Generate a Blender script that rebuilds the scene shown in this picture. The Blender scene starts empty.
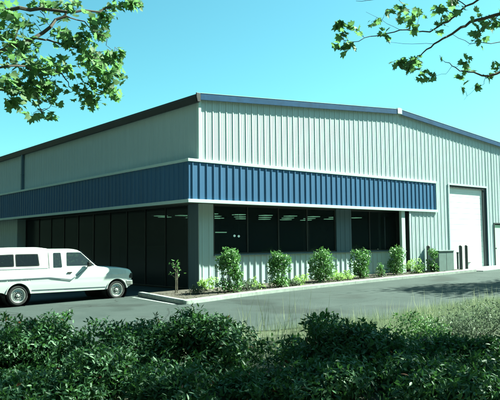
import bpy, bmesh, math, random
import numpy as np
from mathutils import Vector, Matrix
random.seed(7); rng = np.random.default_rng(11)
R_ = math.radians
scene = bpy.context.scene
COL = scene.collection

# ------------------------------------------------------------------ camera
HC = 1.7
CAM = Vector((-12.7916, -17.9721, HC))
FPX = 636.314                       # focal length in pixels of a 500 px wide frame
VXp = Vector((760.0, -35.5, -FPX)).normalized()
VYp = Vector((-535.0, -48.0, -FPX)).normalized()
VZp = VXp.cross(VYp)
ROT = Matrix((VXp, VYp, VZp))       # camera -> world
cam_d = bpy.data.cameras.new('camera'); cam = bpy.data.objects.new('camera', cam_d); COL.objects.link(cam)
cam_d.sensor_width = 36; cam_d.lens = FPX * 36 / 500; cam_d.clip_end = 3000; cam_d.clip_start = .05
cam.matrix_world = Matrix.Translation(CAM) @ ROT.to_4x4()
scene.camera = cam
def at(px, py, depth):              # point seen at (px, py), depth metres along the view
    return CAM + (ROT @ Vector((px - 250, 200 - py, -FPX))) * (depth / FPX)
def proj(p):
    c = ROT.transposed() @ (Vector(p) - CAM)
    return 250 + FPX * c.x / -c.z, 200 - FPX * c.y / -c.z, -c.z
SL = .0165
def gz(x):                          # the lot rises gently to the right
    return SL * max(-16, min(26, x))
def on_ground(px, py, h=0):
    d = ROT @ Vector((px - 250, 200 - py, -FPX))
    t = (SL * CAM.x + h - CAM.z) / (d.z - SL * d.x)
    return CAM + d * t
def ground_at(px, depth):
    p = at(px, 243, depth); return Vector((p.x, p.y, gz(p.x)))

# ------------------------------------------------------------------ light
SUN_EL, SUN_D = 42.0, 17.0          # elevation; angle off the gable wall
sdir = Vector((math.cos(R_(SUN_D)) * math.cos(R_(SUN_EL)), -math.sin(R_(SUN_D)) * math.cos(R_(SUN_EL)), math.sin(R_(SUN_EL))))
w = bpy.data.worlds.new('World'); scene.world = w; w.use_nodes = True
nt = w.node_tree; nt.nodes.clear()
sky = nt.nodes.new('ShaderNodeTexSky'); sky.sky_type = 'NISHITA'; sky.sun_disc = False
sky.sun_elevation = R_(SUN_EL); sky.sun_rotation = math.atan2(sdir.x, sdir.y)
sky.air_density = 1.0; sky.dust_density = 0.8; sky.ozone_density = 1.0
mul = nt.nodes.new('ShaderNodeMix'); mul.data_type = 'RGBA'; mul.blend_type = 'MULTIPLY'; mul.inputs[0].default_value = 1
mul.inputs[7].default_value = (0.43, 1.02, 0.85, 1)     # the old slide film's cyan cast
bg = nt.nodes.new('ShaderNodeBackground'); bg.inputs[1].default_value = 0.05
out = nt.nodes.new('ShaderNodeOutputWorld')
nt.links.new(sky.outputs[0], mul.inputs[6]); nt.links.new(mul.outputs[2], bg.inputs[0]); nt.links.new(bg.outputs[0], out.inputs[0])
sd = bpy.data.lights.new('sun', 'SUN'); sd.energy = 5.0; sd.angle = R_(.53); sd.color = (0.86, 1.0, 0.80)
so = bpy.data.objects.new('sun', sd); COL.objects.link(so)
so.rotation_euler = sdir.to_track_quat('Z', 'Y').to_euler(); so.location = (20, -10, 30)
vs = scene.view_settings; vs.view_transform = 'Standard'; vs.look = 'None'; vs.gamma = 1; vs.exposure = 2.2; vs.use_curve_mapping = False
scene.render.engine = 'CYCLES'
scene.cycles.max_bounces = 6; scene.cycles.transparent_max_bounces = 12; scene.cycles.use_denoising = True

# ------------------------------------------------------------------ materials
def mat(name, col, rough=.6, metal=0, spec=.5, var=0, vscale=3, bump=0, bscale=40, emis=None, col2=None, streak=False, coat=0):
    m = bpy.data.materials.new(name); m.use_nodes = True; n = m.node_tree; b = n.nodes['Principled BSDF']
    b.inputs['Roughness'].default_value = rough; b.inputs['Metallic'].default_value = metal
    b.inputs['Specular IOR Level'].default_value = spec; b.inputs['Base Color'].default_value = (*col, 1)
    if coat: b.inputs['Coat Weight'].default_value = coat; b.inputs['Coat Roughness'].default_value = .08
    tc = n.nodes.new('ShaderNodeTexCoord')
    if var or col2:
        no = n.nodes.new('ShaderNodeTexNoise'); no.inputs['Scale'].default_value = vscale; no.inputs['Detail'].default_value = 6
        no.inputs['Roughness'].default_value = .65
        if streak:
            mp = n.nodes.new('ShaderNodeMapping'); mp.inputs['Scale'].default_value = (2.2, 2.2, .12)
            n.links.new(tc.outputs['Object'], mp.inputs[0]); n.links.new(mp.outputs[0], no.inputs[0])
        else: n.links.new(tc.outputs['Object'], no.inputs[0])
        rp = n.nodes.new('ShaderNodeValToRGB')
        a = col if col2 else tuple(c * (1 - var) for c in col); c2 = col2 or tuple(min(1, c * (1 + var)) for c in col)
        rp.color_ramp.elements[0].position = .32; rp.color_ramp.elements[1].position = .68
        rp.color_ramp.elements[0].color = (*a, 1); rp.color_ramp.elements[1].color = (*c2, 1)
        n.links.new(no.outputs[0], rp.inputs[0]); n.links.new(rp.outputs[0], b.inputs['Base Color'])
    if bump:
        n2 = n.nodes.new('ShaderNodeTexNoise'); n2.inputs['Scale'].default_value = bscale; n2.inputs['Detail'].default_value = 4
        bp = n.nodes.new('ShaderNodeBump'); bp.inputs['Strength'].default_value = bump; bp.inputs['Distance'].default_value = .02
        n.links.new(tc.outputs['Object'], n2.inputs[0]); n.links.new(n2.outputs[0], bp.inputs['Height']); n.links.new(bp.outputs[0], b.inputs['Normal'])
    if emis:
        b.inputs['Emission Color'].default_value = (*emis[0], 1); b.inputs['Emission Strength'].default_value = emis[1]
    return m
def leaf_mat(name, c1, c2, rough=.45, trans=.35, scale=6, tcol=None):
    m = bpy.data.materials.new(name); m.use_nodes = True; n = m.node_tree; b = n.nodes['Principled BSDF']
    b.inputs['Roughness'].default_value = rough; b.inputs['Specular IOR Level'].default_value = .28
    tc = n.nodes.new('ShaderNodeTexCoord'); no = n.nodes.new('ShaderNodeTexNoise'); no.inputs['Scale'].default_value = scale; no.inputs['Detail'].default_value = 3
    rp = n.nodes.new('ShaderNodeValToRGB'); rp.color_ramp.elements[0].position = .35; rp.color_ramp.elements[1].position = .66
    rp.color_ramp.elements[0].color = (*c1, 1); rp.color_ramp.elements[1].color = (*c2, 1)
    n.links.new(tc.outputs['Object'], no.inputs[0]); n.links.new(no.outputs[0], rp.inputs[0]); n.links.new(rp.outputs[0], b.inputs['Base Color'])
    tr = n.nodes.new('ShaderNodeBsdfTranslucent'); mx = n.nodes.new('ShaderNodeMixShader'); mx.inputs[0].default_value = trans
    tr.inputs[0].default_value = (*(tcol or tuple(min(1, v * 2.2) for v in c2)), 1)
    n.links.new(b.outputs[0], mx.inputs[1]); n.links.new(tr.outputs[0], mx.inputs[2]); n.links.new(mx.outputs[0], n.nodes['Material Output'].inputs[0])
    return m
def glass_mat(name, tint, refl_rough=.02, opacity=.5, dark=(.02, .03, .035), gl=(.9, .95, 1)):
    m = bpy.data.materials.new(name); m.use_nodes = True; n = m.node_tree; n.nodes.remove(n.nodes['Principled BSDF'])
    t = n.nodes.new('ShaderNodeBsdfTransparent'); t.inputs[0].default_value = (*tint, 1)
    d = n.nodes.new('ShaderNodeBsdfDiffuse'); d.inputs[0].default_value = (*dark, 1)
    g = n.nodes.new('ShaderNodeBsdfGlossy'); g.inputs['Roughness'].default_value = refl_rough; g.inputs[0].default_value = (*gl, 1)
    lw = n.nodes.new('ShaderNodeLayerWeight'); lw.inputs[0].default_value = .5
    pw = n.nodes.new('ShaderNodeMath'); pw.operation = 'POWER'; pw.inputs[1].default_value = 5; n.links.new(lw.outputs['Facing'], pw.inputs[0])
    f = n.nodes.new('ShaderNodeMath'); f.operation = 'MULTIPLY_ADD'; f.inputs[1].default_value = .95; f.inputs[2].default_value = .045; n.links.new(pw.outputs[0], f.inputs[0])
    a = n.nodes.new('ShaderNodeMixShader'); a.inputs[0].default_value = opacity
    b = n.nodes.new('ShaderNodeMixShader')
    n.links.new(t.outputs[0], a.inputs[1]); n.links.new(d.outputs[0], a.inputs[2]); n.links.new(f.outputs[0], b.inputs[0])
    n.links.new(a.outputs[0], b.inputs[1]); n.links.new(g.outputs[0], b.inputs[2]); n.links.new(b.outputs[0], n.nodes['Material Output'].inputs[0])
    return m
M = dict(
    siding=mat('pale_siding', (.50, .60, .625), .5, var=.035, vscale=1.5, streak=True, bump=.03, bscale=2.5),
    trim=mat('pale_trim', (.56, .70, .68), .4, var=.05, vscale=2),
    fascia=mat('blue_fascia', (.034, .125, .265), .45, var=.12, vscale=1.6, streak=True, bump=.05, bscale=2.5),
    darkblue=mat('dark_blue_trim', (.010, .062, .15), .7, spec=.12, var=.2),
    gutter=mat('dark_brown_gutter', (.03, .03, .035), .5, var=.2),
    rollup=mat('white_door', (.84, .90, .90), .45, var=.03),
    mandoor=mat('pale_green_door', (.52, .74, .56), .45, var=.03),
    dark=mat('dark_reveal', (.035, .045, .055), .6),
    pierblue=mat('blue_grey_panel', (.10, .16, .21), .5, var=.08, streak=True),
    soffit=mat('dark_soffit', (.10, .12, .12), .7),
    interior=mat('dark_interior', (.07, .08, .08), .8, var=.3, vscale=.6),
    sideglass=glass_mat('dark_side_glass', (.5, .56, .56), .16, .45, (.045, .055, .06), (.38, .42, .46)),
    frame=mat('bronze_frame', (.03, .033, .035), .4),
    glass=glass_mat('dark_window_glass', (.55, .62, .62), .01, .35, (.04, .055, .06), (.5, .55, .6)),
    lamp=mat('lit_tube', (.4, .6, .45), .5, emis=((.42, .85, .52), .5)),
    lamp2=mat('lit_bulb', (.4, .6, .45), .5, emis=((.6, .95, .8), .7)),
    roof=mat('roof_metal', (.35, .42, .42), .45),
    asphalt=mat('asphalt', (.034, .050, .050), .9, col2=(.056, .074, .074), vscale=.55, bump=.5, bscale=90, spec=.25),
    concrete=mat('kerb_concrete', (.30, .34, .32), .8, var=.2, vscale=5, bump=.3, bscale=60),
    apron=mat('apron_concrete', (.22, .27, .26), .85, var=.14, vscale=2, bump=.3, bscale=50),
    paint=mat('road_paint', (.27, .31, .30), .7, var=.25, vscale=9),
    mulch=mat('bark_mulch', (.035, .028, .022), .95, col2=(.10, .085, .07), vscale=22, bump=1, bscale=45),
    soil=mat('dry_soil', (.05, .052, .035), .95, col2=(.11, .125, .08), vscale=3, bump=1, bscale=30),
    white=mat('white_car_paint', (.70, .74, .74), .25, coat=.6),
    shell=mat('white_shell', (.74, .78, .78), .3, coat=.3),
    carglass=glass_mat('car_glass', (.35, .42, .46), .01, .55, (.02, .03, .04)),
    tyre=mat('tyre_rubber', (.022, .022, .024), .8),
    rim=mat('rim_metal', (.55, .58, .57), .35, metal=.4),
    chrome=mat('bumper_metal', (.45, .48, .48), .3, metal=.8),
    blackpl=mat('black_plastic', (.02, .021, .023), .5),
    lens=mat('lamp_lens', (.25, .28, .28), .15, spec=.8),
    amber=mat('amber_lens', (.5, .16, .02), .25),
    stripe=mat('grey_stripe', (.12, .16, .19), .4),
    bark=mat('bark', (.10, .085, .065), .9, col2=(.20, .18, .14), vscale=5, bump=.8, bscale=25),
    twig=mat('twig', (.07, .055, .045), .85),
    bollard=mat('dark_bollard', (.045, .05, .05), .6, var=.25, vscale=8),
    box=mat('grey_green_cabinet', (.13, .19, .185), .5, var=.1, vscale=4),
    planeleaf=leaf_mat('plane_tree_leaf', (.05, .10, .045), (.11, .19, .075), .62, .42, 4, (.18, .38, .13)),
    hedgeleaf=leaf_mat('hedge_leaf', (.022, .060, .028), (.06, .15, .065), .5, .2, 9, (.08, .22, .05)),
    shadeleaf=mat('shade_tree_leaf', (.022, .034, .026), .9, spec=.1, col2=(.034, .046, .036), vscale=.4),
    redleaf=leaf_mat('reddish_leaf', (.08, .03, .02), (.16, .06, .03), .4, .2, 9),
    shrubleaf=leaf_mat('shrub_leaf', (.045, .13, .04), (.12, .27, .085), .38, .2, 7, (.16, .36, .09)),
    limeleaf=leaf_mat('lime_leaf', (.14, .26, .06), (.26, .40, .12), .5, .3, 7),
    duskleaf=leaf_mat('grey_green_leaf', (.05, .08, .05), (.10, .14, .09), .6, .2, 7),
    grass=leaf_mat('dry_grass', (.06, .10, .055), (.16, .20, .125), .8, .25, 1.4),
    straw=leaf_mat('straw', (.26, .30, .15), (.38, .40, .24), .8, .3, 3),
)

n = M['asphalt'].node_tree; b = n.nodes['Principled BSDF']; src = b.inputs['Base Color'].links[0].from_socket
tc = n.nodes.new('ShaderNodeTexCoord'); nz = n.nodes.new('ShaderNodeTexNoise'); nz.inputs['Scale'].default_value = .8; nz.inputs['Detail'].default_value = 5
ad = n.nodes.new('ShaderNodeMix'); ad.data_type = 'RGBA'; ad.blend_type = 'ADD'; ad.inputs[0].default_value = .9
vo = n.nodes.new('ShaderNodeTexVoronoi'); vo.feature = 'DISTANCE_TO_EDGE'; vo.inputs['Scale'].default_value = .22
n.links.new(tc.outputs['Object'], nz.inputs[0]); n.links.new(tc.outputs['Object'], ad.inputs[6]); n.links.new(nz.outputs['Color'], ad.inputs[7]); n.links.new(ad.outputs[2], vo.inputs['Vector'])
rp = n.nodes.new('ShaderNodeValToRGB'); rp.color_ramp.elements[0].position = .001; rp.color_ramp.elements[1].position = .006; rp.color_ramp.elements[0].color = (.45, .45, .45, 1); rp.color_ramp.elements[1].color = (1, 1, 1, 1)
n.links.new(vo.outputs['Distance'], rp.inputs[0])
n3 = n.nodes.new('ShaderNodeTexNoise'); n3.inputs['Scale'].default_value = .35; n3.inputs['Detail'].default_value = 3; n.links.new(tc.outputs['Object'], n3.inputs[0])
r3 = n.nodes.new('ShaderNodeValToRGB'); r3.color_ramp.elements[0].position = .36; r3.color_ramp.elements[1].position = .44; r3.color_ramp.elements[0].color = (.62, .62, .62, 1); n.links.new(n3.outputs[0], r3.inputs[0])
m1 = n.nodes.new('ShaderNodeMix'); m1.data_type = 'RGBA'; m1.blend_type = 'MULTIPLY'; m1.inputs[0].default_value = 1
m2 = n.nodes.new('ShaderNodeMix'); m2.data_type = 'RGBA'; m2.blend_type = 'MULTIPLY'; m2.inputs[0].default_value = 1
n.links.new(src, m1.inputs[6]); n.links.new(rp.outputs[0], m1.inputs[7]); n.links.new(m1.outputs[2], m2.inputs[6]); n.links.new(r3.outputs[0], m2.inputs[7]); n4 = n.nodes.new('ShaderNodeTexNoise'); n4.inputs['Scale'].default_value = 28; n4.inputs['Detail'].default_value = 5; n4.inputs['Roughness'].default_value = .8; n.links.new(tc.outputs['Object'], n4.inputs[0])
r4 = n.nodes.new('ShaderNodeValToRGB'); r4.color_ramp.elements[0].position = .3; r4.color_ramp.elements[1].position = .7; r4.color_ramp.elements[0].color = (.68, .68, .68, 1); r4.color_ramp.elements[1].color = (1, 1, 1, 1); n.links.new(n4.outputs[0], r4.inputs[0])
m3 = n.nodes.new('ShaderNodeMix'); m3.data_type = 'RGBA'; m3.blend_type = 'MULTIPLY'; m3.inputs[0].default_value = 1
n.links.new(m2.outputs[2], m3.inputs[6]); n.links.new(r4.outputs[0], m3.inputs[7]); n.links.new(m3.outputs[2], b.inputs['Base Color'])

# ------------------------------------------------------------------ mesh helpers
class MB:
    def __init__(s): s.v = []; s.f = []
    def box(s, x0, x1, y0, y1, z0, z1):
        i = len(s.v)
        s.v += [(x0, y0, z0), (x1, y0, z0), (x1, y1, z0), (x0, y1, z0), (x0, y0, z1), (x1, y0, z1), (x1, y1, z1), (x0, y1, z1)]
        s.f += [[i + k for k in q] for q in ((0, 3, 2, 1), (4, 5, 6, 7), (0, 1, 5, 4), (1, 2, 6, 5), (2, 3, 7, 6), (3, 0, 4, 7))]
        return s
    def poly(s, pts):
        i = len(s.v); s.v += [tuple(p) for p in pts]; s.f.append(list(range(i, i + len(pts)))); return s
    def prism(s, pts, d):             # planar outline swept along vector d
        i = len(s.v); n = len(pts); d = Vector(d)
        s.v += [tuple(p) for p in pts] + [tuple(Vector(p) + d) for p in pts]
        s.f += [list(range(i, i + n))[::-1], list(range(i + n, i + 2 * n))]
        s.f += [[i + k, i + (k + 1) % n, i + n + (k + 1) % n, i + n + k] for k in range(n)]
        return s
    def tube(s, pts, rad, n=7):
        pts = [Vector(p) for p in pts]; i0 = len(s.v); up = Vector((.13, .31, .94))
        for k, p in enumerate(pts):
            t = (pts[min(k + 1, len(pts) - 1)] - pts[max(k - 1, 0)]).normalized()
            a = t.cross(up); a = a.normalized() if a.length > 1e-4 else Vector((1, 0, 0)); b = t.cross(a)
            r = rad[k] if hasattr(rad, '__len__') else rad
            s.v += [tuple(p + (a * math.cos(2 * math.pi * j / n) + b * math.sin(2 * math.pi * j / n)) * r) for j in range(n)]
        for k in range(len(pts) - 1):
            for j in range(n):
                a = i0 + k * n + j; b = i0 + k * n + (j + 1) % n
                s.f.append([a, b, b + n, a + n])
        s.f.append(list(range(i0, i0 + n))[::-1]); e = i0 + (len(pts) - 1) * n; s.f.append(list(range(e, e + n)))
        return s
    def lathe(s, prof, c, axis='y', n=32):   # prof: (radius, offset along axis)
        i0 = len(s.v); c = Vector(c)
        for r, o in prof:
            for j in range(n):
                a = 2 * math.pi * j / n
                if axis == 'y': s.v.append((c.x + r * math.cos(a), c.y + o, c.z + r * math.sin(a)))
                else: s.v.append((c.x + r * math.cos(a), c.y + r * math.sin(a), c.z + o))
        for k in range(len(prof) - 1):
            for j in range(n):
                a = i0 + k * n + j; b = i0 + k * n + (j + 1) % n
                s.f.append([a, b, b + n, a + n])
        return s
    def rings(s, rings, cap=True):
        i0 = len(s.v); n = len(rings[0])
        for r in rings: s.v += [tuple(p) for p in r]
        for k in range(len(rings) - 1):
            for j in range(n):
                a = i0 + k * n + j; b = i0 + k * n + (j + 1) % n
                s.f.append([a, b, b + n, a + n])
        if cap: s.f.append(list(range(i0, i0 + n))[::-1]); e = i0 + (len(rings) - 1) * n; s.f.append(list(range(e, e + n)))
        return s
    def build(s, name, m, parent=None, smooth=False, bevel=0, kind=None, angle=40):
        me = bpy.data.meshes.new(name)
        off = Vector((0, 0, 0))
        if parent is not None: off = world_loc(parent)
        elif s.v and kind is None: 
            a = np.array(s.v); off = Vector(((a[:, 0].min() + a[:, 0].max()) / 2, (a[:, 1].min() + a[:, 1].max()) / 2, a[:, 2].min()))
        me.from_pydata([tuple(Vector(v) - off) for v in s.v], [], s.f); me.materials.append(m)
        bm = bmesh.new(); bm.from_mesh(me); bmesh.ops.recalc_face_normals(bm, faces=bm.faces); bm.to_mesh(me); bm.free()
        if smooth:
            me.shade_smooth(); me.set_sharp_from_angle(angle=R_(angle))
        o = bpy.data.objects.new(name, me); COL.objects.link(o)
        if parent is not None: o.parent = parent
        else: o.location = off
        if bevel:
            b = o.modifiers.new('bevel', 'BEVEL'); b.width = bevel; b.segments = 2; b.limit_method = 'ANGLE'; b.angle_limit = R_(40)
        if kind: o['kind'] = kind
        return o
def world_loc(o):
    v = Vector((0, 0, 0))
    while o is not None: v = v + o.location; o = o.parent
    return v
def thing(name, label, cat, loc, group=None):
    o = bpy.data.objects.new(name, None); COL.objects.link(o); o.location = loc; o.empty_display_size = .3
    o['label'] = label; o['category'] = cat
    if group: o['group'] = group
    return o
def tag(o, label, cat, group=None):
    o['label'] = label; o['category'] = cat
    if group: o['group'] = group
    return o
def leafmesh(name, m, parent, pos, nrm, tip, size, shape, fold=.12, mats=None, matidx=None):
    """many small leaves; pos, nrm, tip are (N,3); shape: outline (k,2), x across, y along"""
    pos = np.asarray(pos, float); N = len(pos)
    nrm = nrm / np.linalg.norm(nrm, axis=1, keepdims=True)
    tip = tip - nrm * (tip * nrm).sum(1, keepdims=True); tip /= np.linalg.norm(tip, axis=1, keepdims=True) + 1e-9
    side = np.cross(tip, nrm); sh = np.asarray(shape, float); k = len(sh)
    size = np.asarray(size).reshape(-1, 1, 1)
    zz = np.abs(sh[:, 0]) * fold * 2 - (sh[:, 1] ** 2) * fold
    v = pos[:, None, :] + size * (side[:, None, :] * sh[None, :, 0:1] + tip[:, None, :] * sh[None, :, 1:2] + nrm[:, None, :] * zz[None, :, None])
    v = v.reshape(-1, 3) - np.array(world_loc(parent))
    # fan from vertex 0
    tri = np.array([[0, j, j + 1] for j in range(1, k - 1)] + ([[0, k - 1, 1]] if np.allclose(sh[0], (0, .35)) else []))
    f = (np.arange(N)[:, None, None] * k + tri[None]).reshape(-1)
    nf = len(f) // 3
    me = bpy.data.meshes.new(name); me.vertices.add(len(v)); me.vertices.foreach_set('co', v.astype(np.float32).ravel())
    me.loops.add(len(f)); me.loops.foreach_set('vertex_index', f.astype(np.int32))
    me.polygons.add(nf); me.polygons.foreach_set('loop_start', np.arange(0, nf * 3, 3, dtype=np.int32))
    for mm in (mats or [m]): me.materials.append(mm)
    if matidx is not None:
        me.polygons.foreach_set('material_index', np.repeat(np.asarray(matidx, np.int32), len(tri)))
    me.update(calc_edges=True); me.validate()
    o = bpy.data.objects.new(name, me); COL.objects.link(o); o.parent = parent
    return o
OVAL = [(0, 0), (.17, .25), (.2, .55), (.1, .85), (0, 1.0), (-.1, .85), (-.2, .55), (-.17, .25)]
SLIM = [(0, 0), (.13, .3), (.13, .65), (0, 1.0), (-.13, .65), (-.13, .3)]
LEAF2 = [(0, 0), (.15, .3), (.17, .6), (0, 1.0), (-.17, .6), (-.15, .3)]
BLADE = [(-.02, 0), (.02, 0), (.012, .55), (0, 1.0), (-.012, .55)]
def _pl():
    half = [(0, 1.0), (.13, .74), (.2, .64), (.33, .76), (.40, .70), (.36, .45), (.42, .32), (.56, .24), (.42, .06), (.22, -.02), (.05, .02)]
    return [(0, .35)] + half + [(-x, y) for x, y in half[::-1][0:-1]]
PLANE = _pl()

# ------------------------------------------------------------------ ground
def sheet(name, m, pts_grid, kind='structure'):
    mb = MB()
    ny = len(pts_grid[0])
    for row in pts_grid: mb.v += [tuple(p) for p in row]
    for i in range(len(pts_grid) - 1):
        for j in range(ny - 1):
            a = i * ny + j; mb.f.append([a, a + 1, a + ny + 1, a + ny])
    o = mb.build(name, m, kind=kind); return o
xs = [-900, -300, -100, -40, -16, -8, 0, 8, 16, 26, 60, 150, 400, 900]
sheet('ground', M['soil'], [[(x, y, gz(x) - .012) for y in (-900, -200, -60, -20, 0, 30, 100, 300, 900)] for x in xs])
# asphalt lot: front edge irregular, weeds grow over it
def edge_y(x):
    base = -7.6 + (-5.4 + 7.6) * 0
    return (-8.2 - .125 * (x + 4.8) + .22 * math.sin(x * .9) + .12 * math.sin(x * 2.3 + 1)) if x > -5.5 else (-8.1 - (x + 5.5) * .35 + .15 * math.sin(x * 1.7))
rows = []
x = -60.0
while x < 60:
    e = edge_y(x) if x > -30 else edge_y(-30)
    ey = max(-12, min(-3, e))
    if x < -9: ey = edge_y(-9) 
    rows.append([(x, yy, gz(x) + .001) for yy in (ey, ey + 1.5, 0, 12, 45)]); x += .4
sheet('parking_lot', M['asphalt'], rows)

# ------------------------------------------------------------------ planter with kerb
KP = [(-1.94, .80), (-2.02, .2), (-2.40, -1.9), (-2.47, -2.45), (-2.50, -2.66), (-2.44, -2.74), (-2.3, -2.74), (-1.6, -2.62), (.43, -2.20), (4.5, -1.90), (9, -1.78), (14.75, -1.72)]
def smooth_path(P, n=3):
    for _ in range(n - 1): P = [P[0]] + [q for a, b in zip(P, P[1:]) for q in ((a[0] * .75 + b[0] * .25, a[1] * .75 + b[1] * .25), (a[0] * .25 + b[0] * .75, a[1] * .25 + b[1] * .75))] + [P[-1]]
    return P
KS = smooth_path(KP)
def offset(P, d):
    o = []
    for i, p in enumerate(P):
        a = Vector(P[max(0, i - 1)]); b = Vector(P[min(len(P) - 1, i + 1)]); t = (b - a).normalized()
        o.append((p[0] - t.y * d, p[1] + t.x * d))
    return o
KI = offset(KS, .16)
kb = MB()
prof = []
for (a, b) in zip(KS, KI):
    z = gz(a[0]); zi = gz(b[0])
    ao = (a[0] + (b[0] - a[0]) * .15, a[1] + (b[1] - a[1]) * .15)
    prof.append([(a[0], a[1], z - .05), (a[0], a[1], z + .105), (ao[0], ao[1], z + .13), (b[0], b[1], zi + .13), (b[0], b[1], zi - .05)])
runs = []; cur = [prof[0]]; acc = 0
for p, q in zip(prof, prof[1:]):
    a, b = Vector(p[0]), Vector(q[0]); L = (b - a).length; t0 = 0
    while acc + (L - t0) > 3.0:
        t = t0 + (3.0 - acc); f_ = t / L; g_ = min(1, (t + .012) / L)
        mid = [tuple(Vector(u).lerp(Vector(v), f_)) for u, v in zip(p, q)]; mid2 = [tuple(Vector(u).lerp(Vector(v), g_)) for u, v in zip(p, q)]
        cur.append(mid); runs.append(cur); cur = [mid2]; t0 = t + .012; acc = 0
    acc += max(0, L - t0); cur.append(q)
runs.append(cur)
for c_ in runs: kb.rings(c_)
kerb = kb.build('kerb', M['concrete'], kind='structure', smooth=True, angle=30)
mb = MB()
for i in range(len(KI) - 1):
    a, b = KI[i], KI[i + 1]
    if a[0] < -1.7 and a[1] > -2.6: ya = a[1]
top = [(p[0], p[1], gz(p[0]) + .085) for p in KI] + [(14.75, -.1, gz(14.75) + .085), (11.9, .6, gz(12) + .085), (.5, .6, gz(.5) + .085), (.44, .8, gz(.4) + .085)]
bm_ = MB().poly(top); bed = bm_.build('planting_bed', M['mulch'], kind='structure')
# mulch chips and dead leaves on the bed
N = 2600
px_ = rng.uniform(-2.2, 14.6, N); py_ = rng.uniform(-2.4, .5, N)
ok = [(py_[i] > np.interp(px_[i], [-2.5, -2.2, -1.6, .43, 4.5, 14.8], [.5, -2.3, -2.4, -1.95, -1.68, -1.5])) for i in range(N)]
px_, py_ = px_[ok], py_[ok]; N = len(px_)
pos = np.stack([px_, py_, .0165 * px_ + .092], 1); nr = rng.normal(0, .45, (N, 3)); nr[:, 2] = 1
chips = thing('bark_chips', '', '', (0, 0, 0)); del chips['label']; del chips['category']
lm = leafmesh('bark_chips', M['twig'], chips, pos, nr, rng.normal(0, 1, (N, 3)), rng.uniform(.04, .11, N), SLIM)
lm.parent = None; bpy.data.objects.remove(chips); lm.name = 'bark_chips'; lm['kind'] = 'stuff'; lm['label'] = 'loose bark chips scattered over the planting bed'
# aprons and paint
ap = MB().prism([(14.95, -1.95, gz(14.95) + .004), (24, -1.6, gz(24) + .004), (24, .35, gz(24) + .004), (14.95, .35, gz(14.95) + .004)], (0, 0, .035))
ap.build('concrete_apron', M['apron'], kind='structure')
sp = MB()
for (a, b) in (((-2.30, .50), (-2.62, -2.45)),):
    a = Vector(a); b = Vector(b); t = (b - a).normalized(); n_ = Vector((-t.y, t.x)) * .05
    sp.poly([(q.x, q.y, gz(q.x) + .006) for q in (a + n_, b + n_, b - n_, a - n_)])
sp.build('stall_line', M['paint'], kind='structure')
q0 = on_ground(62, 332); q1 = on_ground(76, 331)
sp = MB(); t = (q1 - q0); t.z = 0; t.normalize(); n_ = Vector((-t.y, t.x, 0)) * .06
sp.poly([(q.x, q.y, gz(q.x) + .006) for q in (q0 + n_, q1 + n_, q1 - n_, q0 - n_)]); sp.build('paint_mark', M['paint'], kind='structure')

# ------------------------------------------------------------------ building
W, DEP, EAVE, RIDGE = 22.55, 42.0, 6.80, 7.69
XR, D, E0 = 11.97, .65, .46          # recess right end, depth, corner inset
ZF0, ZF1 = 3.11, 4.61                # fascia bottom / top
B = thing('warehouse_building', 'large pale ribbed metal warehouse with blue fascia band, dark storefront and tall white roll-up door', 'warehouse', (0, 0, 0))
def roofz(x): return EAVE + (RIDGE - EAVE) * (1 - abs(x - W / 2) / (W / 2))
def rib_profile(s0, s1, pitch=.3048, h=.017, phase=0, minor=True, seam=True):
    pts = [(s0, 0)]; k = math.floor(s0 / pitch)
    while k * pitch + phase < s1 + pitch:
        c = k * pitch + phase; wide = .026 if (seam and k % 3 == 0) else .020
        L = [(c - wide - .016, 0), (c - wide + .004, h), (c + wide - .004, h), (c + wide + .016, 0)]
        if seam and k % 3 == 0: L = L[:3] + [(c + wide + .002, h - .012), (c + wide + .010, h - .014), (c + wide + .018, 0)]
        if minor: 
            for t in (.36, .64):
                m_ = c + pitch * t; L += [(m_ - .02, 0), (m_ - .010, .005), (m_ + .010, .005), (m_ + .02, 0)]
        pts += [q for q in L if s0 < q[0] < s1]; k += 1
    pts.append((s1, 0)); return pts
def rib_wall(mb, axis, fixed, sgn, s0, s1, zlo, zhi, **kw):
    pr = rib_profile(s0, s1, **kw)
    br = W / 2
    if axis == 'x' and s0 < br < s1:
        for i in range(len(pr) - 1):
            if pr[i][0] < br < pr[i + 1][0]:
                t = (br - pr[i][0]) / (pr[i + 1][0] - pr[i][0]); pr.insert(i + 1, (br, pr[i][1] * (1 - t) + pr[i + 1][1] * t)); break
    f = lambda z, s: z(s) if callable(z) else z
    i0 = len(mb.v)
    for s, o in pr:
        for z in (f(zlo, s), f(zhi, s)):
            mb.v.append((s, fixed + sgn * o, z) if axis == 'x' else (fixed + sgn * o, s, z))
    for k in range(len(pr) - 1):
        a = i0 + 2 * k; mb.f.append([a, a + 2, a + 3, a + 1])
low = lambda x: gz(x) - .05
G = MB()
for (a, b, zl) in ((0, XR, ZF1 - .06), (XR, 15.33, low), (15.33, 18.9, 4.52), (18.9, 19.52, low), (19.52, 20.55, 2.60), (20.55, W, low)):
    rib_wall(G, 'x', 0, -1, a, b, zl, roofz)
G.build('gable_wall', M['siding'], B)
G = MB(); rib_wall(G, 'y', 0, -1, 0, DEP, ZF1 - .05, EAVE); rib_wall(G, 'y', 0, -1, 17.36, DEP, -.1, ZF0 + .1); G.build('side_wall', M['siding'], B)
# corner trims
MB().box(-.045, .06, -.052, -.034, ZF1 + .01, 6.8).box(-.045, -.034, -.034, .06, ZF1 + .01, 6.8).build('corner_trim', M['trim'], B)
MB().box(XR - .02, XR + .09, -.045, -.034, gz(12) - .05, ZF0 - .02).build('corner_trim', M['siding'], B)
# far sides
G = MB(); G.box(W - .02, W, .01, DEP, -.1, EAVE - .02).box(.01, W - .02, DEP - .02, DEP, -.1, EAVE); G.build('rear_wall', M['siding'], B)
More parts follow.
